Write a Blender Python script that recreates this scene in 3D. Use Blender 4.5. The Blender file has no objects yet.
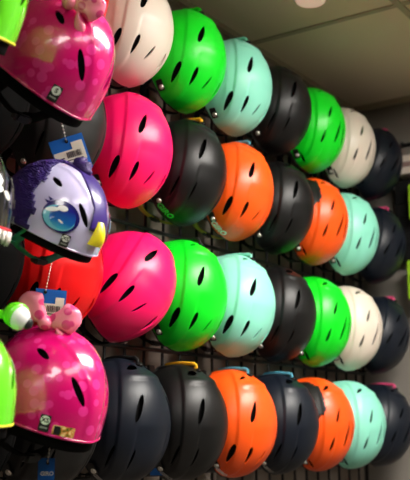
import bpy, bmesh, math, random
from mathutils import Vector, Matrix, Quaternion
random.seed(7)
C = bpy.context.scene.collection
PI = math.pi
ZO = 2.44                      # height of the top helmet row above the floor
PITCH_X, PITCH_Z = .2286, .305 # spacing of the hooks on the grid

# ------------------------------------------------------------------ materials
def s2l(c):
    c = c/255.0
    return c/12.92 if c <= .04045 else ((c+.055)/1.055)**2.4
def rgb(r, g, b): return (s2l(r), s2l(g), s2l(b), 1)
def mat(name, col, rough=.5, spec=.5, metal=0, coat=0, bump=0, bscale=200, emit=None, estr=0, coat_rough=.05):
    m = bpy.data.materials.new(name); m.use_nodes = True
    nt = m.node_tree; b = nt.nodes['Principled BSDF']
    b.inputs['Base Color'].default_value = col
    b.inputs['Roughness'].default_value = rough
    b.inputs['Specular IOR Level'].default_value = spec
    b.inputs['Metallic'].default_value = metal
    b.inputs['Coat Weight'].default_value = coat
    b.inputs['Coat Roughness'].default_value = coat_rough
    if emit: b.inputs['Emission Color'].default_value = emit; b.inputs['Emission Strength'].default_value = estr
    if bump:
        tc = nt.nodes.new('ShaderNodeTexCoord'); n = nt.nodes.new('ShaderNodeTexNoise'); bp = nt.nodes.new('ShaderNodeBump')
        n.inputs['Scale'].default_value = bscale; bp.inputs['Strength'].default_value = bump; bp.inputs['Distance'].default_value = .002
        nt.links.new(tc.outputs['Object'], n.inputs['Vector']); nt.links.new(n.outputs['Fac'], bp.inputs['Height'])
        nt.links.new(bp.outputs['Normal'], b.inputs['Normal'])
    return m
def ski_mat(name, col, rough=.36): return mat(name, col, rough, .45, bump=.04, bscale=900)
M = {
 'pink': ski_mat('satin_pink', rgb(250, 16, 100)), 'green': ski_mat('satin_green', rgb(8, 222, 34)),
 'mint': ski_mat('satin_mint', rgb(142, 226, 200)), 'orange': ski_mat('satin_orange', rgb(252, 88, 20)),
 'white': ski_mat('satin_white', rgb(224, 212, 196)), 'black': mat('satin_black', rgb(13, 13, 13), .42, .38, bump=.04, bscale=900),
 'navy': mat('satin_navy', rgb(14, 21, 32), .42, .38, bump=.04, bscale=900), 'red': ski_mat('satin_red', rgb(226, 12, 16)),
 'deep': mat('shade_black', rgb(6, 6, 6), .8, .06),  # shade put into the colour, for the helmets filling the dark gaps
 'charcoal': ski_mat('satin_charcoal', rgb(22, 21, 20), .5, ),
}
FOAM = mat('black_foam', rgb(8, 8, 8), .9, .1, bump=.3, bscale=400)
FABRIC = mat('black_fabric', rgb(10, 10, 10), .95, .08, bump=.5, bscale=700)
RUBBER = mat('black_rubber', rgb(17, 17, 17), .55)
STEEL = mat('brushed_steel', rgb(205, 200, 190), .35, .5, .7)
OLIVE = mat('olive_webbing', rgb(150, 135, 40), .8)
TEALW = mat('teal_webbing', rgb(20, 120, 95), .7)
BLACKM = mat('black_wire', rgb(12, 12, 12), .5)
YEL = mat('yellow_rubber', rgb(245, 185, 40), .45)
BLU = mat('blue_rubber', rgb(85, 165, 190), .45)
MAG = mat('pink_rubber', rgb(215, 70, 120), .5)
CLIP = {'yellow': YEL, 'blue': BLU, 'pink': MAG, 'black': RUBBER, 'mint': M['mint'], 'green': M['green']}
WHITEP = mat('white_print', rgb(235, 235, 230), .5)
GREYP = mat('grey_print', rgb(150, 148, 145), .5)
GREENP = mat('green_print', rgb(40, 235, 80), .5)
BLACKP = mat('black_print', rgb(12, 12, 12), .5)
TAGBLUE = mat('tag_blue', rgb(10, 95, 180), .5)
PAPER = mat('label_paper', rgb(225, 215, 195), .6)
INK = mat('label_ink', rgb(60, 50, 45), .6)
BROWNP = mat('label_picture', rgb(110, 90, 70), .6)

def dots_mat(name, base, dot, scale, rad, coat=1):
    m = mat(name, base, .25, .5, coat=coat)
    nt = m.node_tree; b = nt.nodes['Principled BSDF']
    tc = nt.nodes.new('ShaderNodeTexCoord'); v = nt.nodes.new('ShaderNodeTexVoronoi'); v.inputs['Scale'].default_value = scale
    v.inputs['Randomness'].default_value = .75
    r = nt.nodes.new('ShaderNodeValToRGB'); r.color_ramp.elements[0].position = rad; r.color_ramp.elements[1].position = rad+.04
    r.color_ramp.elements[0].color = dot; r.color_ramp.elements[1].color = base
    nt.links.new(tc.outputs['Object'], v.inputs['Vector']); nt.links.new(v.outputs['Distance'], r.inputs['Fac'])
    nt.links.new(r.outputs['Color'], b.inputs['Base Color'])
    return m
MAGDOT = dots_mat('glossy_magenta_dots', rgb(208, 4, 104), rgb(226, 44, 138), 42, .36)
BOWDOT = dots_mat('bow_pink_dots', rgb(246, 128, 158), rgb(222, 62, 124), 44, .36, .3)
LIME = mat('glossy_lime', rgb(104, 226, 30), .25, .5, coat=1)
LAV = mat('glossy_lavender', rgb(196, 188, 226), .25, .5, coat=1)
PURP = mat('purple_plastic', rgb(48, 20, 112), .4, .5, coat=.3)
PURPD = mat('dark_purple_mesh', rgb(48, 20, 92), .5, bump=.8, bscale=250)
GLBLACK = mat('glossy_black', rgb(14, 14, 15), .2, .5, coat=1)
BONE = mat('bone_white', rgb(226, 224, 214), .3, .5, coat=.6)
REDST = mat('red_stripe', rgb(205, 30, 45), .4)
EYEW = mat('eye_white', rgb(242, 242, 240), .2, .5, coat=1)
EYEN = mat('eye_navy', rgb(28, 22, 98), .2, .5, coat=1)
BEAK = mat('beak_yellow', rgb(244, 226, 30), .35, coat=.4)
YEDGE = mat('yellow_edge', rgb(235, 228, 60), .4)
LIMEPK = mat('lime_card', rgb(150, 200, 30), .5)

def iris_mat():
    m = mat('eye_iris', rgb(40, 60, 170), .2, .5, coat=1)
    nt = m.node_tree; b = nt.nodes['Principled BSDF']
    tc = nt.nodes.new('ShaderNodeTexCoord'); s = nt.nodes.new('ShaderNodeSeparateXYZ'); r = nt.nodes.new('ShaderNodeValToRGB')
    mp = nt.nodes.new('ShaderNodeMapRange'); mp.inputs['From Min'].default_value = -.012; mp.inputs['From Max'].default_value = .040
    r.color_ramp.elements[0].color = rgb(80, 205, 225); r.color_ramp.elements[1].color = rgb(26, 26, 120)
    e = r.color_ramp.elements.new(.45); e.color = rgb(24, 105, 190)
    nt.links.new(tc.outputs['Object'], s.inputs[0]); nt.links.new(s.outputs['Z'], mp.inputs['Value'])
    nt.links.new(mp.outputs['Result'], r.inputs['Fac']); nt.links.new(r.outputs['Color'], b.inputs['Base Color'])
    return m
IRIS = iris_mat()
def feather_mat():
    m = mat('purple_feathers', rgb(50, 20, 112), .55)
    nt = m.node_tree; b = nt.nodes['Principled BSDF']
    tc = nt.nodes.new('ShaderNodeTexCoord'); w = nt.nodes.new('ShaderNodeTexWave'); w.inputs['Scale'].default_value = 75
    w.inputs['Distortion'].default_value = 9; w.inputs['Detail Scale'].default_value = 1.2; w.bands_direction = 'Z'
    bp = nt.nodes.new('ShaderNodeBump'); bp.inputs['Strength'].default_value = 1; bp.inputs['Distance'].default_value = .004
    nt.links.new(tc.outputs['Object'], w.inputs['Vector']); nt.links.new(w.outputs['Fac'], bp.inputs['Height'])
    nt.links.new(bp.outputs['Normal'], b.inputs['Normal'])
    return m
FEATH = feather_mat()
def foil_mat():
    m = mat('gold_hologram', rgb(210, 180, 80), .25, metal=.15)
    nt = m.node_tree; b = nt.nodes['Principled BSDF']
    tc = nt.nodes.new('ShaderNodeTexCoord'); n = nt.nodes.new('ShaderNodeTexNoise'); n.inputs['Scale'].default_value = 140
    r = nt.nodes.new('ShaderNodeValToRGB'); r.color_ramp.elements[0].position = .38; r.color_ramp.elements[1].position = .62
    r.color_ramp.elements[0].color = rgb(90, 110, 40); r.color_ramp.elements[1].color = rgb(250, 225, 150)
    e = r.color_ramp.elements.new(.5); e.color = rgb(225, 140, 60)
    nt.links.new(tc.outputs['Object'], n.inputs['Vector']); nt.links.new(n.outputs['Fac'], r.inputs['Fac'])
    nt.links.new(r.outputs['Color'], b.inputs['Base Color'])
    return m
FOIL = foil_mat()

# ------------------------------------------------------------------ helpers
def link_mesh(name, me, m, parent=None):
    o = bpy.data.objects.new(name, me); C.objects.link(o)
    if m is not None:
        if not me.materials: me.materials.append(m)
        o.material_slots[0].link = 'OBJECT'; o.material_slots[0].material = m
    if parent: o.parent = parent
    return o
def bm_mesh(name, bm, smooth=True, angle=None):
    me = bpy.data.meshes.new(name)
    bmesh.ops.recalc_face_normals(bm, faces=bm.faces)
    bm.to_mesh(me); bm.free()
    for p in me.polygons: p.use_smooth = smooth
    if smooth and angle: me.set_sharp_from_angle(angle=math.radians(angle))
    return me
def empty(name, label, cat, loc, rot=None, group=None):
    o = bpy.data.objects.new(name, None); C.objects.link(o); o.empty_display_size = .05
    o.location = loc
    if rot is not None: o.rotation_euler = rot.to_euler() if hasattr(rot, 'to_euler') else rot
    o['label'] = label; o['category'] = cat
    if group: o['group'] = group
    return o
def tag(o, label, cat, group=None):
    o['label'] = label; o['category'] = cat
    if group: o['group'] = group
def add_box(bm, x0, x1, y0, y1, z0, z1, bev=0):
    vs = [bm.verts.new((x, y, z)) for x in (x0, x1) for y in (y0, y1) for z in (z0, z1)]
    f = [(0,1,3,2),(4,6,7,5),(0,4,5,1),(2,3,7,6),(0,2,6,4),(1,5,7,3)]
    fs = [bm.faces.new([vs[i] for i in q]) for q in f]
    if bev:
        es = set(e for q in fs for e in q.edges)
        bmesh.ops.bevel(bm, geom=list(es), offset=bev, segments=2, affect='EDGES')
def add_tube(bm, pts, rad, seg=8, closed=False, flat=1.0, cap=True):
    """tube through pts; rad a number or a list; flat squashes the section along its normal"""
    pts = [Vector(p) for p in pts]; n = len(pts); rings = []
    up = None
    for i, p in enumerate(pts):
        a = pts[(i-1) % n] if (closed or i > 0) else p
        b = pts[(i+1) % n] if (closed or i < n-1) else p
        t = (b-a).normalized()
        if up is None:
            up = t.orthogonal().normalized()
        up = (up - t*up.dot(t)).normalized(); sd = t.cross(up)
        r = rad[i] if isinstance(rad, (list, tuple)) else rad
        rings.append([bm.verts.new(p + (up*math.cos(2*PI*k/seg)*flat + sd*math.sin(2*PI*k/seg))*r) for k in range(seg)])
    m = n if closed else n-1
    for i in range(m):
        A, B = rings[i], rings[(i+1) % n]
        for k in range(seg):
            bm.faces.new((A[k], A[(k+1) % seg], B[(k+1) % seg], B[k]))
    if not closed and cap:
        bm.faces.new(rings[0][::-1]); bm.faces.new(rings[-1])
def smooth_pts(pts, n=8):
    """Catmull-Rom"""
    P = [Vector(p) for p in pts]; P = [P[0]*2-P[1]] + P + [P[-1]*2-P[-2]]; out = []
    for i in range(1, len(P)-2):
        for k in range(n):
            t = k/n; a, b, c, d = P[i-1], P[i], P[i+1], P[i+2]
            out.append(.5*((2*b)+(-a+c)*t+(2*a-5*b+4*c-d)*t*t+(-a+3*b-3*c+d)*t**3))
    out.append(P[-2]); return out
def add_ellipsoid(bm, c, s, rot=None, u=24, v=14, fn=None):
    r = bmesh.ops.create_uvsphere(bm, u_segments=u, v_segments=v, radius=1)
    for w in r['verts']:
        p = Vector(w.co)
        if fn: p = fn(p)
        p = Vector((p.x*s[0], p.y*s[1], p.z*s[2]))
        if rot is not None: p = rot @ p
        w.co = p + Vector(c)
def evaluated(o, name):
    dg = bpy.context.evaluated_depsgraph_get(); dg.update()
    me = bpy.data.meshes.new_from_object(o.evaluated_get(dg)); me.name = name; return me

# ------------------------------------------------------------------ helmet surfaces
class Dome:
    """an egg shaped cap: x side, y front, z crown; rim height varies round the head"""
    def __init__(s, ax, ay, az, rim, straight=.35, disp=None, back=1.0, pw=2.0):
        s.a = (ax, ay, az); s.rim = rim; s.st = straight; s.disp = disp; s.back = back; s.pw = pw
    def pt(s, th, t, off=0.0, drop=0.0):
        """t = 0 crown .. 1 rim"""
        ax, ay, az = s.a
        cx, cy = math.cos(th), math.sin(th)
        zr = s.rim(th) - drop
        al_max = PI/2 + math.asin(max(-1, min(1, -zr/az)))
        al = al_max*t
        sa, ca = math.sin(al), math.cos(al)
        if al > PI/2: sa = 1-(1-sa)*s.st
        else:
            q = 2/s.pw; sa = sa**q
        ly = ay*(s.back if cy < 0 else 1)
        p = Vector((ax*sa*cx, ly*sa*cy, az*ca))
        n = Vector((p.x/ax**2, p.y/ly**2, p.z/az**2 if p.z > 0 else 0)).normalized()
        d = off + (s.disp(p) if s.disp else 0)
        return p + n*d
    def onto(s, p, eps=.003):
        """push a point near the surface out onto it"""
        ax, ay, az = s.a; ly = ay*(s.back if p.y < 0 else 1)
        if p.z > 0: k = (p.x/ax)**2 + (p.y/ly)**2 + (p.z/az)**2
        else: k = (p.x/ax)**2 + (p.y/ly)**2
        k = 1/math.sqrt(k) if k > 0 else 1
        q = Vector((p.x*k, p.y*k, p.z*k if p.z > 0 else p.z))
        n = Vector((q.x/ax**2, q.y/ly**2, max(q.z, 0)/az**2)).normalized()
        return q + n*eps, n
    def bm(s, seg=112, rings=44, off=0.0, drop=0.0):
        b = bmesh.new(); top = b.verts.new(s.pt(0, 0, off)); prev = None
        for i in range(1, rings+1):
            ring = [b.verts.new(s.pt(2*PI*k/seg, i/rings, off, drop)) for k in range(seg)]
            for k in range(seg):
                if prev is None: b.faces.new((top, ring[k], ring[(k+1) % seg]))
                else: b.faces.new((prev[k], ring[k], ring[(k+1) % seg], prev[(k+1) % seg]))
            prev = ring
        return b
    def rim_pts(s, n=96, off=0.0, drop=0.0): return [s.pt(2*PI*k/n, 1, off, drop) for k in range(n)]
def slot_cutter(bm, dome, A, B, w, depth=.02, taper=1.0):
    """elongated lens shaped cutter from A to B on the dome, w wide"""
    A, _ = dome.onto(Vector(A), 0); B, _ = dome.onto(Vector(B), 0)
    c, n = dome.onto((A+B)/2, 0); U = (B-A); L = U.length/2; U.normalize()
    U = (U-n*U.dot(n)).normalized(); V = n.cross(U)
    R = Matrix((U, V, n)).transposed()
    N = 20; lo = []; hi = []
    for k in range(N):
        a = 2*PI*k/N; x = math.cos(a); y = math.sin(a)
        y2 = y*(1+.35*x*taper)
        p = Vector((x*L, y2*w/2, 0))
        lo.append(bm.verts.new(c + R @ (p+Vector((0, 0, -depth))))); hi.append(bm.verts.new(c + R @ (p*1.1+Vector((0, 0, depth)))))
    for k in range(N): bm.faces.new((lo[k], lo[(k+1) % N], hi[(k+1) % N], hi[k]))
    bm.faces.new(lo[::-1]); bm.faces.new(hi)
def make_shell(name, dome, slots, thick=.0032, seg=176, rings=76, mirror=True):
    me = bm_mesh('raw', dome.bm(seg, rings)); o = bpy.data.objects.new('raw', me); C.objects.link(o)
    sm = o.modifiers.new('s', 'SOLIDIFY'); sm.thickness = thick; sm.offset = -1
    cb = bmesh.new()
    for A, B, w, *r in slots:
        tp = r[0] if r else 1
        slot_cutter(cb, dome, A, B, w, taper=tp)
        if mirror and not (len(r) > 1 and r[1] == 'one'): slot_cutter(cb, dome, (-A[0], A[1], A[2]), (-B[0], B[1], B[2]), w, taper=tp)
    cm = bm_mesh('cut', cb, False); co = bpy.data.objects.new('cut', cm); C.objects.link(co)
    bo = o.modifiers.new('b', 'BOOLEAN'); bo.operation = 'DIFFERENCE'; bo.object = co; bo.solver = 'EXACT'
    res = evaluated(o, name)
    bpy.data.objects.remove(o); bpy.data.objects.remove(co)
    for p in res.polygons: p.use_smooth = True
    res.set_sharp_from_angle(angle=math.radians(38))
    return res
def surf_patch(name, dome, c, U, poly=None, eps=.0042, tris=None, thick=.0006):
    """a thin print on the dome: 2D polygon (in metres) laid onto the surface round c, U = its x direction"""
    c0, n = dome.onto(Vector(c), 0); U = Vector(U); U = (U-n*U.dot(n)).normalized(); V = n.cross(U)
    bm = bmesh.new()
    if tris is None:
        vs = [bm.verts.new((x, y, 0)) for x, y in poly]; bm.faces.new(vs)
        bmesh.ops.triangulate(bm, faces=bm.faces)
        for _ in range(2):
            bmesh.ops.subdivide_edges(bm, edges=[e for e in bm.edges if e.calc_length() > .006], cuts=1)
            bmesh.ops.triangulate(bm, faces=bm.faces)
    else:
        vs = [bm.verts.new((x, y, 0)) for x, y in tris[0]]
        for t in tris[1]:
            try: bm.faces.new([vs[i] for i in t])
            except ValueError: pass
    for v in bm.verts:
        q, nn = dome.onto(c0 + U*v.co.x + V*v.co.y, eps); v.co = q
    bm.normal_update()
    me = bpy.data.meshes.new(name); 
    s = sum((f.normal.dot(n) for f in bm.faces))
    if s < 0: bmesh.ops.reverse_faces(bm, faces=bm.faces)
    r = bmesh.ops.solidify(bm, geom=bm.faces[:], thickness=thick)
    bm.to_mesh(me); bm.free()
    for p in me.polygons: p.use_smooth = False
    return me
def ell(a, b, n=28, rot=0, cx=0, cy=0):
    return [(cx+a*math.cos(2*PI*k/n)*math.cos(rot)-b*math.sin(2*PI*k/n)*math.sin(rot), cy+a*math.cos(2*PI*k/n)*math.sin(rot)+b*math.sin(2*PI*k/n)*math.cos(rot)) for k in range(n)]
def rrect(w, h, r=.001, cx=0, cy=0):
    out = []
    for sx, sy, a0 in ((1, 1, 0), (-1, 1, 90), (-1, -1, 180), (1, -1, 270)):
        for k in range(4):
            a = math.radians(a0+30*k); out.append((cx+sx*(w/2-r)+r*math.cos(a), cy+sy*(h/2-r)+r*math.sin(a)))
    return out
def text_tris(s, h, shear=0.0, bold=0.0):
    cu = bpy.data.curves.new('t', 'FONT'); cu.body = s; cu.size = 1; cu.align_x = 'CENTER'; cu.align_y = 'CENTER'; cu.shear = shear; cu.offset = bold
    cu.resolution_u = 3
    o = bpy.data.objects.new('t', cu); C.objects.link(o); me = evaluated(o, 't'); bpy.data.objects.remove(o)
    k = h/.7
    return [(v.co.x*k, v.co.y*k) for v in me.vertices], [tuple(p.vertices) for p in me.polygons]
def flat_mesh(name, polys=None, tris=None, z=0.0, th=.0006):
    bm = bmesh.new()
    if tris:
        vs = [bm.verts.new((x, y, z)) for x, y in tris[0]]
        for t in tris[1]:
            try: bm.faces.new([vs[i] for i in t])
            except ValueError: pass
    for poly in polys or []:
        bm.faces.new([bm.verts.new((x, y, z)) for x, y in poly])
    bm.normal_update()
    bmesh.ops.solidify(bm, geom=bm.faces[:], thickness=th)
    return bm_mesh(name, bm, False)

# ------------------------------------------------------------------ ski helmet meshes (built once, shared by the copies)
def sstep(x): x = max(0, min(1, x)); return x*x*(3-2*x)
def ski_rim(th):
    c, s = math.cos(th), math.sin(th)
    # lower at the back and over the ears, arched over the forehead
    return -.032*abs(c)**2 - .040*max(0, -s)**1.5 - .004*max(0, s)
def crease(p):
    if p.z < -.01: pass
    k = 1-((p.y-.01)/.146)**2
    xc = .084*math.sqrt(k) if k > 0 else 0
    d = .0036*sstep((xc-abs(p.x))/.0045+.5) if k > 0 else 0
    k3 = 1-((p.y-.0)/.150)**2; x3 = .098*math.sqrt(k3) if k3 > 0 else 0
    d += .0018*sstep((x3-abs(p.x))/.005+.5)
    k2 = 1-((p.y-.03)/.125)**2
    x2 = .056*math.sqrt(k2) if k2 > 0 else 0
    if p.y > .005: d -= .0026*sstep((x2-abs(p.x))/.005+.5)*sstep((p.y-.005)/.03)
    if p.y < -.085:        # small duct lip above the rear vents
        d += .003*math.exp(-((p.y+.093)/.007)**2)*sstep((.06-abs(p.x))/.02)
    return d
SKI = Dome(.108, .134, .114, ski_rim, .35, crease, pw=2.1)
slotsA = [((.042, -.108, .055), (.022, -.113, .055), .009), ((.042, -.054, .098), (.060, -.004, .096), .0125),
          ((.082, .048, .062), (.075, .094, .03), .0135, -1), ((.049, .056, .09), (.046, .096, .065), .0105, -1), ((.004, .066, .1), (.014, .100, .08), .006, 0, 'one')]
slotsB = [((.050, -.098, .06), (.022, -.106, .06), .010), ((.038, -.050, .103), (.056, -.010, .100), .0075),
          ((.061, .030, .092), (.062, .068, .075), .0075), ((.008, -.012, .117), (.022, .064, .103), .0105), ((.080, .092, .012), (.052, .118, .016), .008)]
slotsC = [((.038, -.103, .055), (.014, -.108, .055), .017), ((.040, -.056, .1), (.058, .002, .096), .0125, 0), ((.082, .048, .062), (.075, .094, .03), .006, -1), ((.049, .056, .09), (.046, .096, .065), .005, -1)]
SHELL = {'A': make_shell('ski_shell', SKI, slotsA), 'B': make_shell('ski_shell_slits', SKI, slotsB), 'C': make_shell('ski_shell_dark', SKI, slotsC)}
def liner_mesh(dome, off=-.008, drop=.010, th=.014):
    d2 = Dome(*[a for a in dome.a], dome.rim, dome.st, None, dome.back, dome.pw)
    me = bm_mesh('raw', d2.bm(56, 22, off, drop)); o = bpy.data.objects.new('raw', me); C.objects.link(o)
    sm = o.modifiers.new('s', 'SOLIDIFY'); sm.thickness = th; sm.offset = -1
    r = evaluated(o, 'liner'); bpy.data.objects.remove(o)
    for p in r.polygons: p.use_smooth = True
    return r
LINER = liner_mesh(SKI)
b = bmesh.new(); add_tube(b, SKI.rim_pts(90, -.0012), .0028, 6, True); RIM = bm_mesh('rim_trim', b)
def earpad(s):
    b = bmesh.new()
    add_ellipsoid(b, (s*.088, .022, -.045), (.014, .046, .034), fn=lambda p: Vector((p.x, p.y*(1-.25*max(0, -p.z)), p.z)))
    add_tube(b, smooth_pts([(s*.1, -.005, -.045), (s*.104, .02, -.058), (s*.1, .048, -.045)], 5), .003, 6)
    return bm_mesh('ear_pad', b)
EAR = {1: earpad(1), -1: earpad(-1)}
b = bmesh.new()
add_tube(b, smooth_pts([(.090, .075, -.022), (.086, .092, -.048), (.064, .108, -.062), (.0, .114, -.068), (-.064, .108, -.062), (-.086, .092, -.048), (-.090, .075, -.022)], 6), .0075, 8, flat=.25)
STRAP = bm_mesh('chin_strap', b)
b = bmesh.new(); add_box(b, -.014, .014, .108, .120, -.075, -.061, .003); add_tube(b, [(-.02, .114, -.068), (.02, .114, -.068)], .0045, 8); BUCKLE = bm_mesh('buckle', b, True, 40)
def disc_on(dome, c, r, h, eps):
    q, n = dome.onto(Vector(c), eps); bm = bmesh.new()
    bmesh.ops.create_cone(bm, cap_ends=True, segments=20, radius1=r, radius2=r*.8, depth=h, matrix=Matrix.Translation(q) @ n.to_track_quat('Z', 'Y').to_matrix().to_4x4())
    return bm, q, n
RIV = {}
MOUNT = {}
for s in (1, -1):
    bm, q, n = disc_on(SKI, (s*.074, .098, .003), .0068, .003, .0075)
    r2 = bmesh.ops.create_uvsphere(bm, u_segments=12, v_segments=6, radius=.0022, matrix=Matrix.Translation(q+n*.0015))
    RIV[s] = bm_mesh('snap_rivet', bm, True, 40)
    MOUNT[s] = surf_patch('rivet_plate', SKI, (s*.0765, .094, .001), (s*.6, -.8, 0), rrect(.028, .018, .003), eps=.0065, thick=.001)
def clip_mesh(hook=True):
    b = bmesh.new(); P = []
    for k in range(11):
        t = k/10; P.append(Vector((0, -.138-.003*math.sin(PI*min(1, t*1.1)), -.040+.088*t)))
    P[0] = P[0] + Vector((0, .010, 0))
    add_tube(b, P + [P[-1]+Vector((0, .004, .006)), P[-1]+Vector((0, .012, .006)), P[-1]+Vector((0, .020, .003))], .0055, 8, flat=.8)
    return bm_mesh('goggle_clip', b, True, 50)
CLIPM = clip_mesh()
b = bmesh.new()
for k in range(2): add_ellipsoid(b, SKI.onto(Vector((0, -.115, .055)), .006)[0], (.009, .006, .008), u=14, v=8)
CLIPK = bm_mesh('clip_stud', b)
def logo_mesh(txt, h, c, U, sh=.15, bold=.045): return surf_patch('brand_logo', SKI, c, U, tris=text_tris(txt, h, sh, bold), eps=.0068, thick=.0005)
LOGO = logo_mesh('GIRO', .0145, (.054, .121, .006), (-.6, .5, .25))
LOGO2 = logo_mesh('GIRO', .010, (.058, .118, .004), (-.6, .5, .25))

XS = {-2: -.020, -1: -.022, 0: -.012, 1: -.010, 2: -.004}      # the nearest hooks sit a little to the left of the even spacing
ZS = {0: .0, 1: .008, 2: .0, 3: -.002}
def ski_world(spin=0, tilt=0, yaw=0):
    B = Matrix(((-1, 0, 0), (0, 0, -1), (0, -1, 0)))
    return (Matrix.Rotation(math.radians(yaw), 3, 'Z') @ Matrix.Rotation(math.radians(tilt), 3, 'X') @ B @ Matrix.Rotation(math.radians(-spin), 3, 'Z'))
def side_cover(sg):
    b = SKI.bm(120, 50, .0012)
    def inside(v):
        if v.co.x*sg < .01: return True
        k = 1-((v.co.y-.0)/.146)**2; return abs(v.co.x) < (.078*math.sqrt(k) if k > 0 else 0) + .45*max(0, v.co.y+.05)
    bmesh.ops.delete(b, geom=[v for v in b.verts if inside(v)], context='VERTS')
    b.normal_update(); bmesh.ops.solidify(b, geom=b.faces[:], thickness=.002)
    return bm_mesh('side_cover', b)
SIDE = [side_cover(1), side_cover(-1)]
def ski_helmet(i, j, color, model, label, spin=0, clip=None, logo=None, strap=FABRIC, group=None, dy=0, tilt=0, yaw=0, dz=0):
    t = empty('ski_helmet', label, 'helmet', (i*PITCH_X+XS.get(i, 0), -.106+dy, ZO-j*PITCH_Z+ZS[j]), ski_world(spin, tilt, yaw), group)
    link_mesh('shell', SHELL[model], M[color], t)
    link_mesh('liner', LINER, FOAM, t)
    link_mesh('rim_trim', RIM, RUBBER, t)
    for s in (1, -1):
        link_mesh('ear_pad', EAR[s], FABRIC, t)
        p = link_mesh('rivet_plate', MOUNT[s], BLACKP, t); link_mesh('snap_rivet', RIV[s], STEEL, p)
    st = link_mesh('chin_strap', STRAP, strap, t); link_mesh('buckle', BUCKLE, RUBBER, st)
    if clip:
        g = link_mesh('goggle_clip', CLIPM, CLIP[clip], t)
        if clip not in ('black', 'mint', 'green'): g['label'] = clip + ' rubber goggle clip'
        link_mesh('clip_stud', CLIPK, RUBBER, g)
    if logo:
        mt, me = logo; link_mesh('brand_logo', me, mt, t)
    return t
GR = {0: 'ski helmets in the top row', 1: 'ski helmets in the second row', 2: 'ski helmets in the third row', 3: 'ski helmets in the bottom row'}
W = lambda m=WHITEP, me=None: (m, me or LOGO2)
H = [
 # i, j, colour, model, label, spin, clip, logo, strap
 (-1, 0, 'red', 'A', 'bright red ski helmet behind the pink bow at the top, beside the white one', 0, None, None, FABRIC),
 (0, 0, 'white', 'A', 'off-white ski helmet with large dark vents, nearest of the top row beside the red one', 2, None, None, FABRIC),
 (1, 0, 'green', 'A', 'bright green ski helmet in the top row between off-white and mint ones', 0, 'green', None, FABRIC),
 (2, 0, 'mint', 'A', 'mint green ski helmet in the top row right against the ceiling line', -3, 'mint', None, FABRIC),
 (3, 0, 'black', 'C', 'matte black ski helmet in the top row between mint and green ones', 2, None, None, FABRIC),
 (4, 0, 'green', 'B', 'green ski helmet with thin slits in the top row, left of the cream white one', 0, None, None, FABRIC),
 (5, 0, 'white', 'B', 'cream white ski helmet with thin slits, far end of the top row', 0, None, None, FABRIC),
 (6, 0, 'navy', 'B', 'navy ski helmet with pink clip, last of the top row', 18, 'pink', None, FABRIC),
 (-1, 1, 'charcoal', 'C', 'charcoal grey ski helmet tucked behind the pink one, above the blue price tag', -4, None, None, FABRIC),
 (0, 1, 'pink', 'A', 'hot pink ski helmet in the second row beside the black one with green logo', 0, None, None, FABRIC),
 (1, 1, 'black', 'C', 'black ski helmet with yellow clip and green logo in the second row', 3, 'yellow', (GREENP, LOGO), OLIVE),
 (2, 1, 'orange', 'A', 'orange ski helmet with pale blue clip and white logo in the second row', 2, 'blue', W(WHITEP, LOGO), OLIVE),
 (3, 1, 'black', 'C', 'matte black ski helmet in the second row between two orange ones', 0, None, None, FABRIC),
 (4, 1, 'orange', 'B', 'orange ski helmet with thin slits in the second row, left of mint one', 2, None, None, FABRIC),
 (5, 1, 'mint', 'B', 'mint ski helmet with thin slits in the second row near the far wall', 0, None, None, FABRIC),
 (6, 1, 'navy', 'B', 'navy ski helmet with pink clip, last of the second row', 12, 'pink', None, FABRIC),
 (-1, 2, 'red', 'A', 'bright red ski helmet under the owl face helmet, beside the tilted pink one', 0, None, None, FABRIC),
 (0, 2, 'pink', 'A', 'hot pink ski helmet hung tilted clockwise in the third row', 31, None, None, FABRIC),
 (1, 2, 'green', 'A', 'bright green ski helmet in the third row between tilted pink and mint ones', 0, 'black', None, FABRIC),
 (2, 2, 'mint', 'A', 'pale mint ski helmet in the third row beside the bright green one', 3, 'mint', None, FABRIC),
 (3, 2, 'black', 'C', 'matte black ski helmet in the third row between mint and green ones', 0, None, None, FABRIC),
 (4, 2, 'green', 'B', 'green ski helmet with thin slits in the third row, left of the white one', 0, None, None, FABRIC),
 (5, 2, 'white', 'B', 'bright white ski helmet with thin slits in the third row', 0, None, None, FABRIC),
 (6, 2, 'navy', 'B', 'navy ski helmet with pink clip, last of the third row', 20, 'pink', None, FABRIC),
 (-1, 3, 'black', 'C', 'black ski helmet hidden under the magenta bow helmet at the bottom left', 0, None, None, FABRIC),
 (0, 3, 'navy', 'C', 'dark slate blue ski helmet with scooped top vent, bottom row beside magenta helmet', -4, 'black', W(GREYP), FABRIC),
 (1, 3, 'black', 'C', 'black ski helmet with yellow clip in the bottom row', -6, 'yellow', W(GREYP), OLIVE),
 (2, 3, 'orange', 'A', 'orange ski helmet with pale blue clip in the bottom row', -6, 'blue', W(WHITEP), FABRIC),
 (3, 3, 'navy', 'C', 'dark slate ski helmet between two orange ones in the bottom row', -6, 'blue', W(GREYP), FABRIC),
 (4, 3, 'orange', 'B', 'orange ski helmet with thin slits in the bottom row, left of mint one', -6, None, None, FABRIC),
 (5, 3, 'mint', 'B', 'mint ski helmet with thin slits in the bottom row', -6, None, None, FABRIC),
 (6, 3, 'navy', 'B', 'navy ski helmet with pink clip, last of the bottom row', 10, 'pink', None, FABRIC),
]
for (i, j, col, mod, lab, spin, clip, logo, strap) in H:
    h = ski_helmet(i, j, col, mod, lab, spin + (4 if i < 4 else 1), clip, logo, strap, GR[j])
    if (i, j) == (0, 2): h.location.x += .012; h.location.z -= .002
    if (i, j) in ((4, 1), (4, 3)): [link_mesh('side_cover', q, M['charcoal'], h).__setitem__('label', 'charcoal side cover over the ear') for q in SIDE]
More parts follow.
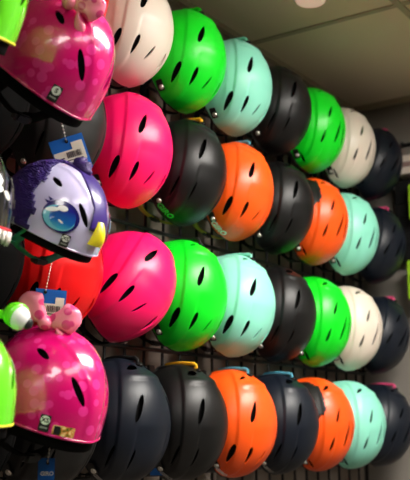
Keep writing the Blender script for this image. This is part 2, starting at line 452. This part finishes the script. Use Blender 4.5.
for j, lab in ((1, 'black ski helmet added as dark fill below the upper magenta bow helmet'), (2, 'black ski helmet added as dark fill behind the green eye stalk'), (3, 'black ski helmet added as dark fill at the bottom left corner')):
    ski_helmet(-2, j, 'deep', 'C', lab, 0, None, None, FABRIC, GR[j])  # added helmets; their flat black stands in for the shade there

# ------------------------------------------------------------------ hooks
def hook_mesh(L):
    b = bmesh.new()
    add_box(b, -.012, .012, -.012, -.0045, -.03, .045, .002)
    add_tube(b, smooth_pts([(0, -.008, 0), (0, -L*.5, .001), (0, -L+.02, .003), (0, -L, .016)], 5), .003, 8)
    add_tube(b, [(-.008, -.010, .04), (-.008, .006, .046), (-.008, .009, .038)], .002, 6); add_tube(b, [(.008, -.010, .04), (.008, .006, .046), (.008, .009, .038)], .002, 6)
    return bm_mesh('hook', b, True, 40)
HK = hook_mesh(.15)
for (i, j) in [(h[0], h[1]) for h in H] + [(-2, 1), (-2, 2), (-2, 3)]:
    o = link_mesh('display_hook', HK, BLACKM); o.location = (i*PITCH_X, -.006, ZO - j*PITCH_Z + .094)
    tag(o, 'black wire display hook clipped to the grid holding a ski helmet', 'hook', 'hooks holding the ski helmets')

# ------------------------------------------------------------------ children's helmets
def kid_rim(th):
    c, s = math.cos(th), math.sin(th)
    return -.040 - .012*max(0, -s) + .006*c*c
def kid_disp(p):
    k = 1-((p.y)/.128)**2
    xc = .040*math.sqrt(k) if k > 0 else 0
    return .0022*sstep((xc-abs(p.x))/.008+.5)
KID = Dome(.094, .120, .128, kid_rim, .25, kid_disp, pw=2.15)
kslots = [((.044, .090, .062), (.027, .114, .020), .012, 0), ((.066, .020, .094), (.063, .047, .08), .011, 0), ((.060, -.075, .07), (.052, -.095, .04), .011, 0)]
KSH = make_shell('kid_shell', KID, kslots)
KLIN = liner_mesh(KID, -.008, .022, .016)
b = bmesh.new(); add_tube(b, KID.rim_pts(90, -.0010), .0026, 6, True); KRIM = bm_mesh('rim_trim', b)
def kid_parts(t, shellmat, rimmat, strap=FABRIC):
    link_mesh('shell', KSH, shellmat, t); link_mesh('liner', KLIN, FOAM, t); link_mesh('rim_trim', KRIM, rimmat, t)
    st = link_mesh('chin_strap', KSTRAP, strap, t); link_mesh('buckle', KBUCK, RUBBER, st)
b = bmesh.new()
for s in (1, -1):
    add_tube(b, smooth_pts([(s*.080, .03, -.03), (s*.078, .0, -.070), (s*.06, -.008, -.084), (s*.03, .0, -.098), (0, .004, -.104)], 6), .010, 8, flat=.2)
    add_tube(b, smooth_pts([(s*.070, -.080, -.035), (s*.074, -.085, -.065), (s*.076, -.05, -.080), (s*.078, .0, -.070)], 5), .010, 8, flat=.2)
KSTRAP = bm_mesh('chin_strap', b)
b = bmesh.new(); add_box(b, -.016, .016, -.004, .012, -.113, -.097, .003); add_tube(b, [(-.02, .004, -.105), (.02, .004, -.105)], .006, 8); KBUCK = bm_mesh('buckle', b, True, 40)
def size_sticker(t, txt, c, U, r=.0075):
    n = surf_patch('sticker', KID, c, U, rrect(.017, .028, .0015, 0, -.005), eps=.0032, thick=.0004)
    o = link_mesh('size_sticker', n, BLACKP, t); o['label'] = 'black size sticker with a white disc'
    d = link_mesh('sticker_disc', surf_patch('disc', KID, c, U, ell(r, r, 24), eps=.0037, thick=.0004), WHITEP, o)
    link_mesh('sticker_letters', surf_patch('letters', KID, c, U, tris=text_tris(txt, .0075, 0, .03), eps=.0041, thick=.0004), BLACKP, o)
    bars = []
    q, nn = KID.onto(Vector(c), 0)
    V = nn.cross((Vector(U)-nn*Vector(U).dot(nn)).normalized())
    link_mesh('sticker_bar', surf_patch('bar', KID, q - V*.0125, U, rrect(.012, .0028, .0008), eps=.0037, thick=.0004), GREYP, o)
    return o
def bow(t, c, R, s=1.0):
    def lobe(sg):
        b = bmesh.new()
        def fn(p):
            # teardrop that widens away from the knot, dented in its middle
            w = (p.x+1)/2
            k = .32 + .75*w**.8
            z = p.z*k; y = p.y*(.5+.5*w)
            z *= 1 + .12*math.sin(6*p.x)
            y *= 1-.28*math.exp(-((z/.28)**2))*w
            return Vector((p.x, y, z+.12*w))
        add_ellipsoid(b, (0, 0, 0), (.027*s, .016*s, .026*s), u=32, v=20, fn=fn)
        for v in b.verts:
            q = Matrix.Rotation(-.48, 3, 'Y') @ Vector((v.co.x + .028*s, v.co.y, v.co.z)); v.co = Vector((sg*q.x, q.y, q.z))
        for v in b.verts: v.co = R @ v.co + Vector(c)
        return bm_mesh('bow_loop', b)
    def tail(sg):
        b = bmesh.new()
        add_ellipsoid(b, (0, 0, 0), (.018*s, .009*s, .012*s), rot=Matrix.Rotation(sg*.75, 3, 'Y'), fn=lambda p: Vector((p.x, p.y, p.z*(.6+.4*p.x*sg))), u=24, v=14)
        for v in b.verts: v.co = R @ (v.co + Vector((sg*.030*s, .002, -.012*s))) + Vector(c)
        return bm_mesh('bow_tail', b)
    k = bmesh.new(); add_ellipsoid(k, (0, 0, 0), (.0115*s, .014*s, .0115*s))
    for v in k.verts: v.co = R @ v.co + Vector(c)
    root = link_mesh('bow', bm_mesh('bow_knot', k), BOWDOT, t); root['label'] = 'light pink plastic bow with darker dots'
    for sg in (1, -1):
        link_mesh('bow_loop', lobe(sg), BOWDOT, root); link_mesh('bow_tail', tail(sg), BOWDOT, root)
def kid_rot(tilt, yaw=0, roll=0):
    # front (+y) points out from the wall (-Y), nodding down by tilt
    return Matrix.Rotation(math.radians(180+yaw), 3, 'Z') @ Matrix.Rotation(math.radians(-tilt), 3, 'X') @ Matrix.Rotation(math.radians(roll), 3, 'Y')
KPOS = {}   # filled below
def kid_thing(name, label, key, tilt, yaw=0, roll=0, group=None, size=1.0):
    p = KPOS[key]
    e = empty(name, label, 'helmet', (p[0], p[1], p[2]+ZO), kid_rot(tilt, yaw, roll), group); e.scale = size if isinstance(size, tuple) else (size,)*3
    return e
#KPOS-BEGIN
KPOS = {'pinktop': (-0.573, -0.410, -0.342), 'owl': (-0.527, -0.388, -0.590), 'pinklow': (-0.510, -0.361, -0.885), 'greentop': (-0.806, -0.452, -0.329), 'greenlow': (-0.719, -0.379, -0.887), 'skull': (-0.753, -0.390, -0.617)}
#KPOS-END
GK = "children's helmets with bows"
rb = Matrix.Rotation(math.radians(50), 3, 'Z')
t = kid_thing('child_helmet', 'glossy magenta dotted child helmet with pink bow and S sticker, upper left', 'pinktop', 40, size=.95, group=GK)
kid_parts(t, MAGDOT, MAGDOT); size_sticker(t, 'S', (.052, .100, -.015), (-.7, .5, .0)); bow(t, (.060, .030, .116), Matrix.Rotation(math.radians(-56), 3, 'Z') @ Matrix.Rotation(.1, 3, 'X') @ Matrix.Rotation(-.15, 3, 'Y'), 1.12)
t = kid_thing('child_helmet', 'glossy magenta dotted child helmet with pink bow and XS sticker, lower left', 'pinklow', 17, size=(.95, .95, .92), group=GK)
kid_parts(t, MAGDOT, MAGDOT); size_sticker(t, 'XS', (.070, .080, -.014), (-.55, .75, 0)); bow(t, (.038, -.004, .134), Matrix.Rotation(math.radians(-56), 3, 'Z') @ Matrix.Rotation(.1, 3, 'X') @ Matrix.Rotation(-.12, 3, 'Y'), 1.14)
o = link_mesh('hologram_sticker', surf_patch('holo', KID, (.048, .103, -.026), (-.7, .5, 0), rrect(.036, .016, .001), eps=.0034, thick=.0004), FOIL, t); o['label'] = 'gold shimmering rectangular sticker'
link_mesh('sticker_patch', surf_patch('holo2', KID, (.056, .096, -.026), (-.65, .6, 0), rrect(.010, .014, .001), eps=.0039, thick=.0004), BLACKP, o)
# owl
t = kid_thing('child_helmet', "lavender child helmet with a big blue cartoon eye and yellow beak, left edge centre", 'owl', 27, size=(.81, .83, .72))
kid_parts(t, LAV, LAV, TEALW)
def feathers():
    d = Dome(KID.a[0]*1.05, KID.a[1]*1.10, KID.a[2]*1.04, kid_rim, .25, lambda p: .0016*math.sin(p.z*320+3*math.sin(p.x*90+p.y*70)), pw=2.15)
    b = d.bm(96, 60)
    dl = [v for v in b.verts if v.co.y + .30*v.co.z > .034 + .006*math.sin(v.co.z*90)]
    bmesh.ops.delete(b, geom=dl, context='VERTS')
    b.normal_update(); bmesh.ops.solidify(b, geom=b.faces[:], thickness=.006)
    return bm_mesh('feathers', b)
link_mesh('feather_hood', feathers(), FEATH, t)['label'] = 'purple ribbed feather hood on the back'
def strip_poly():
    L = []; R_ = []
    for k in range(25):
        u = k/24; y = -.09+.2*u; w = .017+.004*abs(math.sin(u*PI*4))
        L.append((y, w)); R_.append((y, -w))
    return L + R_[::-1]
def long_patch(name, dome, wfn, t0, t1, eps=.0035, n=40, th=.0012, x0=0):
    """strip running over the crown front to back; angle from crown t0..t1 towards the front"""
    bm = bmesh.new(); rows = []
    for k in range(n+1):
        a = t0+(t1-t0)*k/n; w = wfn(k/n); r = []
        for q in range(9):
            x = x0 + w*(q/4-1)
            p = Vector((x, dome.a[1]*math.sin(a), dome.a[2]*math.cos(a))); r.append(bm.verts.new(dome.onto(p, eps)[0]))
        rows.append(r)
    for k in range(n):
        for q in range(8): bm.faces.new((rows[k][q], rows[k+1][q], rows[k+1][q+1], rows[k][q+1]))
    bm.normal_update(); bmesh.ops.solidify(bm, geom=bm.faces[:], thickness=th)
    return bm_mesh(name, bm)
link_mesh('crest_stripe', long_patch('crest', KID, lambda u: .018+.006*abs(math.sin(u*PI*3.5)), -1.2, 1.45, .004), PURP, t)['label'] = 'purple scalloped stripe down the middle'
b = bmesh.new()
add_ellipsoid(b, KID.onto(Vector((.0, .02, .13)), .008)[0], (.016, .028, .018), rot=Matrix.Rotation(-.5, 3, 'X'), fn=lambda p: Vector((p.x, p.y, p.z*(1+.25*math.sin(p.y*9)))))
link_mesh('crest_tuft', bm_mesh('tuft', b), PURPD, t)
q, n = KID.onto(Vector((0, .118, .005)), .004)
b = bmesh.new(); rows = []
for k in range(7):
    u = k/6; w = .008+.012*u; h = .004+.012*math.sin(u*2.6); z = .036-.05*u
    c0 = KID.onto(Vector((0, .11, z)) if z > 0 else Vector((0, .12, z)), .004)
    rows.append([b.verts.new(c0[0]+Vector((w*math.cos(a), 0, 0))+c0[1]*h*math.sin(a)) for a in [PI*i/8 for i in range(9)]])
for k in range(6):
    for i in range(8): b.faces.new((rows[k][i], rows[k][i+1], rows[k+1][i+1], rows[k+1][i]))
for r in rows: 
    pass
b.faces.new(rows[0][::-1]); b.faces.new(rows[-1])
for k in range(6): b.faces.new((rows[k][0], rows[k+1][0], rows[k+1][8], rows[k][8]))
link_mesh('beak', bm_mesh('beak', b, True, 50), BEAK, t)
def owl_eye(t, s):
    c = Vector((s*.068, .080, .022)); U = Vector((0, s, 0)) if s > 0 else Vector((0, s, 0))
    def P(nm, poly, m, e, par): return link_mesh(nm, surf_patch(nm, KID, c, (-.55, s*.8, -.1) if s > 0 else (-.55, -.8, .1), poly, eps=e, thick=.0004), m, par)
    o = P('eye', ell(.039, .035), EYEN, .0030, t); o['label'] = 'big cartoon eye printed dark blue, cyan and white'
    P('eye_white', ell(.033, .0265, 28, 0, -.002, -.005), mat('pale_iris_rim%d' % s, rgb(110, 190, 215), .2, coat=1), .0034, o)
    P('iris', ell(.026, .026, 28, 0, .004, .0), IRIS, .0038, o)
    P('glint', ell(.010, .0065, 20, .3, -.004, .017), EYEW, .0042, o)
    P('glint', ell(.014, .005, 20, .5, -.021, .006), EYEW, .0042, o)
    P('glint', ell(.006, .002, 16, -.3, .004, -.010), EYEW, .0042, o)
    for k, (x, y, a) in enumerate(((-.037, .014, 2.6), (-.034, .021, 2.3))):
        P('eyelash', [(x, y), (x+.012*math.cos(a), y+.012*math.sin(a)), (x+.006, y+.006)], EYEN, .0034, o)
owl_eye(t, 1); owl_eye(t, -1)
size_sticker(t, 'XS', (.054, .098, -.019), (-.7, .5, 0))
# lime green helmets with eye stalks
def green_kid(label, key, tilt, size):
    t = kid_thing('child_helmet', label, key, tilt, group='lime green eye stalk helmets', size=size)
    kid_parts(t, LIME, YEDGE)
    for s in (1, -1):
        b = bmesh.new(); add_tube(b, smooth_pts([(s*.03, -.01, .125), (s*.038, .0, .132), (s*.044, .03, .142), (s*.046, .065, .142)], 6), [.011-.0002*k for k in range(19)], 12)
        o = link_mesh('eye_stalk', bm_mesh('stalk', b), LIME, t)
        e = bmesh.new(); add_ellipsoid(e, (s*.048, .090, .138), (.020, .021, .021)); link_mesh('eyeball', bm_mesh('eyeball', e), EYEW, o)
        l = bmesh.new(); add_ellipsoid(l, (s*.047, .086, .1415), (.0235, .024, .0225), fn=lambda p: Vector((p.x, min(p.y, .35+.3*p.z), p.z))); link_mesh('eyelid', bm_mesh('lid', l), LIME, o)
        p_ = bmesh.new(); add_ellipsoid(p_, (s*.056, .105, .130), (.010, .007, .011)); link_mesh('pupil', bm_mesh('pupil', p_), BLACKP, o)
    for s in (1, -1):
        link_mesh('white_patch', surf_patch('patch', KID, (s*.075, .062, .055), (0, s, 0), ell(.016, .022), eps=.003), EYEW, t)  # plain white oval on each side of the shell
    return t
green_kid('glossy lime green child helmet with white oval patch, cut by the top left corner', 'greentop', 24, .9)
green_kid('glossy lime green child helmet with an eye stalk, cut by the lower left edge', 'greenlow', 5, .86)
# black and white helmet with teeth
t = kid_thing('child_helmet', 'glossy black and white child helmet with red stripe and teeth, at the left edge', 'skull', 8, size=.86)
kid_parts(t, GLBLACK, GLBLACK)
random.seed(3)
for k in range(16):
    th = random.uniform(.15, 2.9); zz = random.uniform(-.01, .1)
    c = Vector((math.cos(th)*.094, math.sin(th)*.12, zz))
    a = random.uniform(.008, .016); poly = [(x*random.uniform(.7, 1.2), y*random.uniform(.7, 1.2)) for x, y in ell(a, a*.6, 9, random.uniform(0, 3))]
    link_mesh('bone_patch', surf_patch('bone', KID, c, (0, 0, 1), poly, eps=.0036), BONE, t)
b = bmesh.new(); add_tube(b, [KID.pt(math.radians(-30+240*k/50), 1, .001)+Vector((0, 0, .010)) for k in range(51)], .003, 8); link_mesh('red_stripe', bm_mesh('stripe', b), REDST, t)
for k in range(22):
    th = math.radians(-20+220*k/21); p = KID.pt(th, 1, .001); d = Vector((math.cos(th), math.sin(th), 0))
    b = bmesh.new(); add_tube(b, [p+Vector((0, 0, .007)), p+Vector((0, 0, -.006)), p+Vector((0, 0, -.016))], [.005, .0045, .0008], 8); link_mesh('tooth', bm_mesh('tooth', b), BONE, t)

for key, extra in (('pinktop', .03), ('pinklow', .03), ('owl', .03), ('greentop', .0), ('greenlow', .0), ('skull', .0)):
    p = KPOS[key]; L = -p[1] + .05
    o = link_mesh('display_hook', hook_mesh(L), BLACKM); o.location = (p[0], -.006, p[2]+ZO+.070)
    tag(o, 'long black wire display hook holding a child helmet', 'hook', 'long hooks holding the child helmets')

# ------------------------------------------------------------------ price tags
def price_tag(label, loc, R, w, h, layout):
    t = empty('price_tag', label, 'tag', loc, R, 'blue price tags')
    b = bmesh.new(); add_box(b, -w/2, w/2, -h/2, h/2, -.0012, 0, .0003); link_mesh('card', bm_mesh('card', b, False), TAGBLUE, t)
    if 'label' in layout:
        x0, x1, y0, y1 = layout['label']
        pl = link_mesh('paper_label', flat_mesh('paper', [rrect(x1-x0, y1-y0, .001, (x0+x1)/2, (y0+y1)/2)], z=.0008), PAPER, t)
        if 'tab' in layout:
            a0, a1, c0, c1 = layout['tab']; link_mesh('label_tab', flat_mesh('tab', [rrect(a1-a0, c1-c0, .001, (a0+a1)/2, (c0+c1)/2)], z=.0008), PAPER, pl)
        bars = []; random.seed(5); xx = x0+(x1-x0)*.40; hb = (y1-y0)
        while xx < x0+(x1-x0)*.86:
            ww = random.choice((.0006, .001, .0015)); bars.append([(xx, y0+hb*.35), (xx+ww, y0+hb*.35), (xx+ww, y0+hb*.85), (xx, y0+hb*.85)]); xx += ww+random.choice((.0007, .0012))
        link_mesh('barcode', flat_mesh('barcode', bars, z=.0013, th=.0002), INK, pl)
        link_mesh('print_line', flat_mesh('line', [[(x0+.003, y0+hb*.15), (x1-.006, y0+hb*.15), (x1-.006, y0+hb*.22), (x0+.003, y0+hb*.22)], [(x0+.003, y0+hb*.4), (x0+.3*(x1-x0), y0+hb*.4), (x0+.3*(x1-x0), y0+hb*.5), (x0+.003, y0+hb*.5)]], z=.0013, th=.0002), INK, pl)
    if 'text' in layout:
        s, x, y, th = layout['text']; V, T = text_tris(s, th, .1, .03)
        link_mesh('lettering', flat_mesh('text', tris=([(a+x, c+y) for a, c in V], T), z=.0008, th=.0003), WHITEP, t)
    link_mesh('punched_hole', flat_mesh('hole', [ell(.003, .003, 16, 0, layout['hole'][0], layout['hole'][1])], z=.0006, th=.0004), BLACKP, t)
    b = bmesh.new(); x, y = layout['hole']
    for k in range(9): add_ellipsoid(b, (x+.0006*k, y+.004+.006*k, .001), (.0016, .0016, .0016), u=8, v=6)
    add_tube(b, [(x, y, .001), (x+.005, y+.054, .001)], .0004, 5)
    link_mesh('bead_chain', bm_mesh('chain', b), STEEL, t)
    return t
CAMP = Vector((-1.653, -1.4558, -.9363+ZO))
def facing(loc, spin, yawoff=0):
    """card normal roughly out from the shelf towards the aisle"""
    d = (CAMP-Vector(loc)).normalized(); z = Vector((d.x, d.y, d.z*.4)).normalized()
    z = Matrix.Rotation(math.radians(yawoff), 3, 'Z') @ z
    x = Vector((0, 0, 1)).cross(z).normalized(); y = z.cross(x)
    return Matrix((x, y, z)).transposed() @ Matrix.Rotation(math.radians(spin), 3, 'Z')
#TAG-BEGIN
TPOS = {'a': (-0.479, -0.376, -0.467), 'b': (-0.398, -0.261, -0.712), 'c': (-0.479, -0.342, -1.012), 'd': (0.157, -0.101, -1.007)}
#TAG-END
def up(p): return (p[0], p[1], p[2]+ZO)
price_tag('blue card tag with white barcode label hanging above the owl face helmet', up(TPOS['a']), facing(up(TPOS['a']), 20), .060, .064,
          {'label': (-.028, .026, -.013, .009), 'tab': (.006, .026, .008, .021), 'text': ('GIRO', .015, -.024, .006), 'hole': (.0, .024)})
price_tag('blue card tag with barcode label behind the pink bow, in front of the red helmet', up(TPOS['b']), facing(up(TPOS['b']), -4), .056, .058,
          {'label': (-.025, .025, -.020, .003), 'tab': (.009, .025, .002, .015), 'hole': (-.01, .023)})
price_tag('narrow blue card tag with white lettering hanging below the magenta helmet', up(TPOS['c']), facing(up(TPOS['c']), 0), .027, .064,
          {'text': ('GIRO', .001, .007, .0062), 'hole': (.002, .024)})
price_tag('white and blue card tag between slate and black helmets, bottom row', up(TPOS['d']), facing(up(TPOS['d']), 0), .050, .060,
          {'label': (-.020, .020, -.008, .028), 'text': ('GIRO', .012, -.02, .006), 'hole': (.0, .0285)})

# ------------------------------------------------------------------ gridwall
X0, X1 = -1.30, 1.50
XO = .0644; ZW = -.7359+ZO
b = bmesh.new()
k = math.ceil((X0-XO)/.0762)
while XO+k*.0762 < X1:
    x = XO+k*.0762; add_tube(b, [(x, 0, .35), (x, 0, ZO+.19)], .0042, 6); k += 1
for k in range(-22, 13):
    z = ZW+k*.07625
    if z > .36 and z < ZO+.19: add_tube(b, [(X0, -.0045, z), (X1, -.0045, z)], .0042 if k % 4 else .0052, 6)
t = empty('gridwall_panel', 'black wire grid display panel mounted along the left wall behind the helmets', 'display panel', (0.1, 0, .35))
g = link_mesh('wire_grid', bm_mesh('grid', b), BLACKM, t); g.location = (-.1, 0, -.35)
b = bmesh.new(); add_tube(b, [(X0, 0, .35), (X1, 0, .35), (X1, 0, ZO+.19), (X0, 0, ZO+.19)], .006, 8, True)
g = link_mesh('frame', bm_mesh('frame', b, True, 40), BLACKM, t); g.location = (-.1, 0, -.35)
for x in (-1.2, -.4, .45, 1.3):
    for z in (.6, 1.4, 2.3):
        b = bmesh.new(); add_box(b, x-.012, x+.012, -.002, .04, z-.012, z+.012, .002); g = link_mesh('wall_bracket', bm_mesh('bracket', b, False), BLACKM, t); g.location = (-.1, 0, -.35)

# ------------------------------------------------------------------ room
def struct(name, bm, m, smooth=False):
    o = link_mesh(name, bm_mesh(name, bm, smooth), m); o['kind'] = 'structure'; return o
ZC = ZO+.282
wallm = mat('painted_wall', rgb(140, 128, 117), .8, .3, bump=.2, bscale=60)
farm = mat('far_wall_paint', rgb(132, 126, 118), .8, .3, bump=.2, bscale=60)
tile = mat('ceiling_tile', rgb(232, 218, 192), .95, .1, bump=.6, bscale=160)
barm = mat('ceiling_bar', rgb(178, 166, 142), .7, .2)
floorm = mat('floor_vinyl', rgb(104, 97, 88), .4, .4, bump=.05, bscale=30)
darkw = mat('far_side_wall', rgb(84, 80, 76), .8, .3)
b = bmesh.new(); add_box(b, -3.6, 1.62, .04, .14, 0, ZC+.1); struct('wall_left', b, wallm)
b = bmesh.new(); add_box(b, 1.56, 1.70, -4.6, .04, 0, ZC+.1); struct('wall_far', b, farm)
b = bmesh.new(); add_box(b, -3.7, -3.6, -4.6, .14, 0, ZC+.1); struct('wall_back', b, darkw)
b = bmesh.new(); add_box(b, -3.7, 1.7, -4.7, -4.6, 0, ZC+.1); struct('wall_right', b, darkw)
b = bmesh.new(); add_box(b, -3.7, 1.7, -4.7, .14, -.1, 0); struct('floor', b, floorm)
b = bmesh.new(); add_box(b, -3.7, 1.7, -4.7, .14, ZC+.006, ZC+.1); struct('ceiling', b, tile)
b = bmesh.new()
for k in range(-4, 2): add_box(b, .795+k*1.22-.010, .795+k*1.22+.010, -4.6, .04, ZC+.0015, ZC+.007)
for k in range(-6, 1): add_box(b, -3.6, 1.56, -.477+k*.61-.010, -.477+k*.61+.010, ZC+.0005, ZC+.007)
add_box(b, -3.6, 1.56, .022, .04, ZC-.012, ZC+.006); add_box(b, 1.54, 1.56, -4.6, .04, ZC-.012, ZC+.006)
o = struct('trim_1', b, barm)
b = bmesh.new(); add_box(b, 1.548, 1.56, -4.6, .04, 0, .1); struct('baseboard_far', b, RUBBER)
b = bmesh.new(); add_box(b, -3.6, 1.548, .028, .04, 0, .1); struct('baseboard_left', b, RUBBER)

# round ceiling lamp
t = empty('ceiling_downlight', 'small round white ceiling lamp cut by the top edge of the photo', 'lamp', (.574, -.303, ZC))
b = bmesh.new(); r = bmesh.ops.create_cone(b, cap_ends=True, segments=48, radius1=.050, radius2=.056, depth=.022, matrix=Matrix.Translation((0, 0, -.009))); link_mesh('trim_ring', bm_mesh('ring', b, True, 40), mat('lamp_ring', rgb(205, 190, 175), .5), t)
b = bmesh.new(); r = bmesh.ops.create_cone(b, cap_ends=True, segments=48, radius1=.040, radius2=.046, depth=.010, matrix=Matrix.Translation((0, 0, -.023))); link_mesh('diffuser', bm_mesh('diff', b, True, 40), mat('lamp_diffuser', rgb(240, 215, 200), .5, emit=rgb(255, 205, 185), estr=.35), t)
# unseen ceiling panels over the aisle; the weak camera-side ones are added fill
#LIGHTS-BEGIN
PANELS = [(.185, -1.392, 1.0), (-1.035, -2.002, .15), (-2.255, -1.392, .28), (.185, -3.222, .4)]  # first set from the highlights, second and third added to brighten camera-facing sides
ESTR = 42
#LIGHTS-END
for x, y, s in PANELS:
    t = empty('ceiling_light_panel', 'unseen recessed rectangular ceiling light panel over the aisle', 'lamp', (x, y, ZC), group='ceiling light panels over the aisle')
    b = bmesh.new()
    for a in ((-.60, .60, -.295, -.275), (-.60, .60, .275, .295), (-.60, -.58, -.275, .275), (.58, .60, -.275, .275)): add_box(b, *a, -.012, .006)
    link_mesh('frame', bm_mesh('frame', b, False), barm, t)
    b = bmesh.new(); add_box(b, -.58, .58, -.275, .275, -.006, .004)
    link_mesh('diffuser', bm_mesh('diffuser', b, False), mat('panel_light', rgb(250, 250, 250), .5, emit=(1, .95, .88, 1), estr=ESTR*s), t)

# ------------------------------------------------------------------ things at the far wall
#FAR-BEGIN
t = empty('wall_shelf', 'white price strip shelf on the far wall right of the last helmets', 'shelf', (1.56, -.55, ZO+.002))
b = bmesh.new(); add_box(b, -.085, -.001, -.40, .388, -.030, .040, .003); link_mesh('shelf_board', bm_mesh('board', b, False), mat('shelf_white', rgb(225, 212, 200), .5), t)
b = bmesh.new(); add_box(b, -.089, -.084, -.40, .388, -.004, .014, .001); link_mesh('price_strip', bm_mesh('strip', b, False), mat('strip_grey', rgb(150, 120, 115), .5), t)
b = bmesh.new(); add_tube(b, [(1.555, -.16, ZO+.105), (1.555, -.9, ZO+.105)], .006, 8)
for y in (-.17, -.55, -.89): add_tube(b, [(1.56, y, ZO+.105), (1.53, y, ZO+.105)], .006, 8)
tag(link_mesh('wall_rail', bm_mesh('rail', b), BLACKM), 'thin black rail on the far wall above the white shelf', 'rail')
b = bmesh.new(); add_box(b, 1.505, 1.558, -1.2, -.145, ZO-.340, ZO-.045, .004)
for k in range(6): add_box(b, 1.500, 1.508, -1.2, -.145, ZO-.330+.05*k, ZO-.322+.05*k)
tag(link_mesh('slatted_display_board', bm_mesh('board', b, False), BLACKP), 'dark slatted display board on the far wall under the white shelf', 'display board')
for k, (y, z, hh, lab) in enumerate(((-.256, -.140, .128, 'lime green boxed item in front of the dark board, cut by the right edge'), (-.240, -.418, .140, 'lime green boxed item below the dark board, cut by the right edge'))):
    t = empty('boxed_item', lab, 'box', (1.47, y, ZO+z), group='lime green boxes at the far wall')
    b = bmesh.new(); add_box(b, -.02, .026, -.04, .04, -hh/2, hh/2, .004); link_mesh('carton', bm_mesh('carton', b, False), LIMEPK, t)
    b = bmesh.new(); add_box(b, -.0215, -.0195, -.028, .028, -hh*.1, hh*.1); link_mesh('carton_band', bm_mesh('band', b, False), mat('carton_dark%d' % k, rgb(50, 80, 20), .5), t)
    b = bmesh.new(); add_box(b, .020, .024, -.015, .015, hh/2-.004, hh/2+.022, .001); add_tube(b, [(.09, 0, hh/2+.012), (.0, 0, hh/2+.012), (-.006, 0, hh/2+.018)], .0025, 6); link_mesh('hanging_hook', bm_mesh('hook', b), BLACKM, t)
#FAR-END

# ------------------------------------------------------------------ camera, world
cam = bpy.data.cameras.new('camera'); co = bpy.data.objects.new('camera', cam); C.objects.link(co)
co.location = CAMP
co.rotation_euler = (PI/2+.1993, 0, .5973-PI/2)
cam.sensor_fit = 'VERTICAL'; cam.sensor_height = 36; cam.lens = 945.8/480*36
cam.clip_start = .02
cam.dof.use_dof = True; cam.dof.focus_distance = 1.85; cam.dof.aperture_fstop = 6.3
bpy.context.scene.camera = co
w = bpy.data.worlds.new('world'); bpy.context.scene.world = w; w.use_nodes = True
w.node_tree.nodes['Background'].inputs[0].default_value = (.02, .02, .02, 1)
vs = bpy.context.scene.view_settings
bpy.context.scene.display_settings.display_device = 'sRGB'
vs.view_transform = 'Standard'; vs.look = 'None'; vs.gamma = 1; vs.exposure = 0.1; vs.use_curve_mapping = False
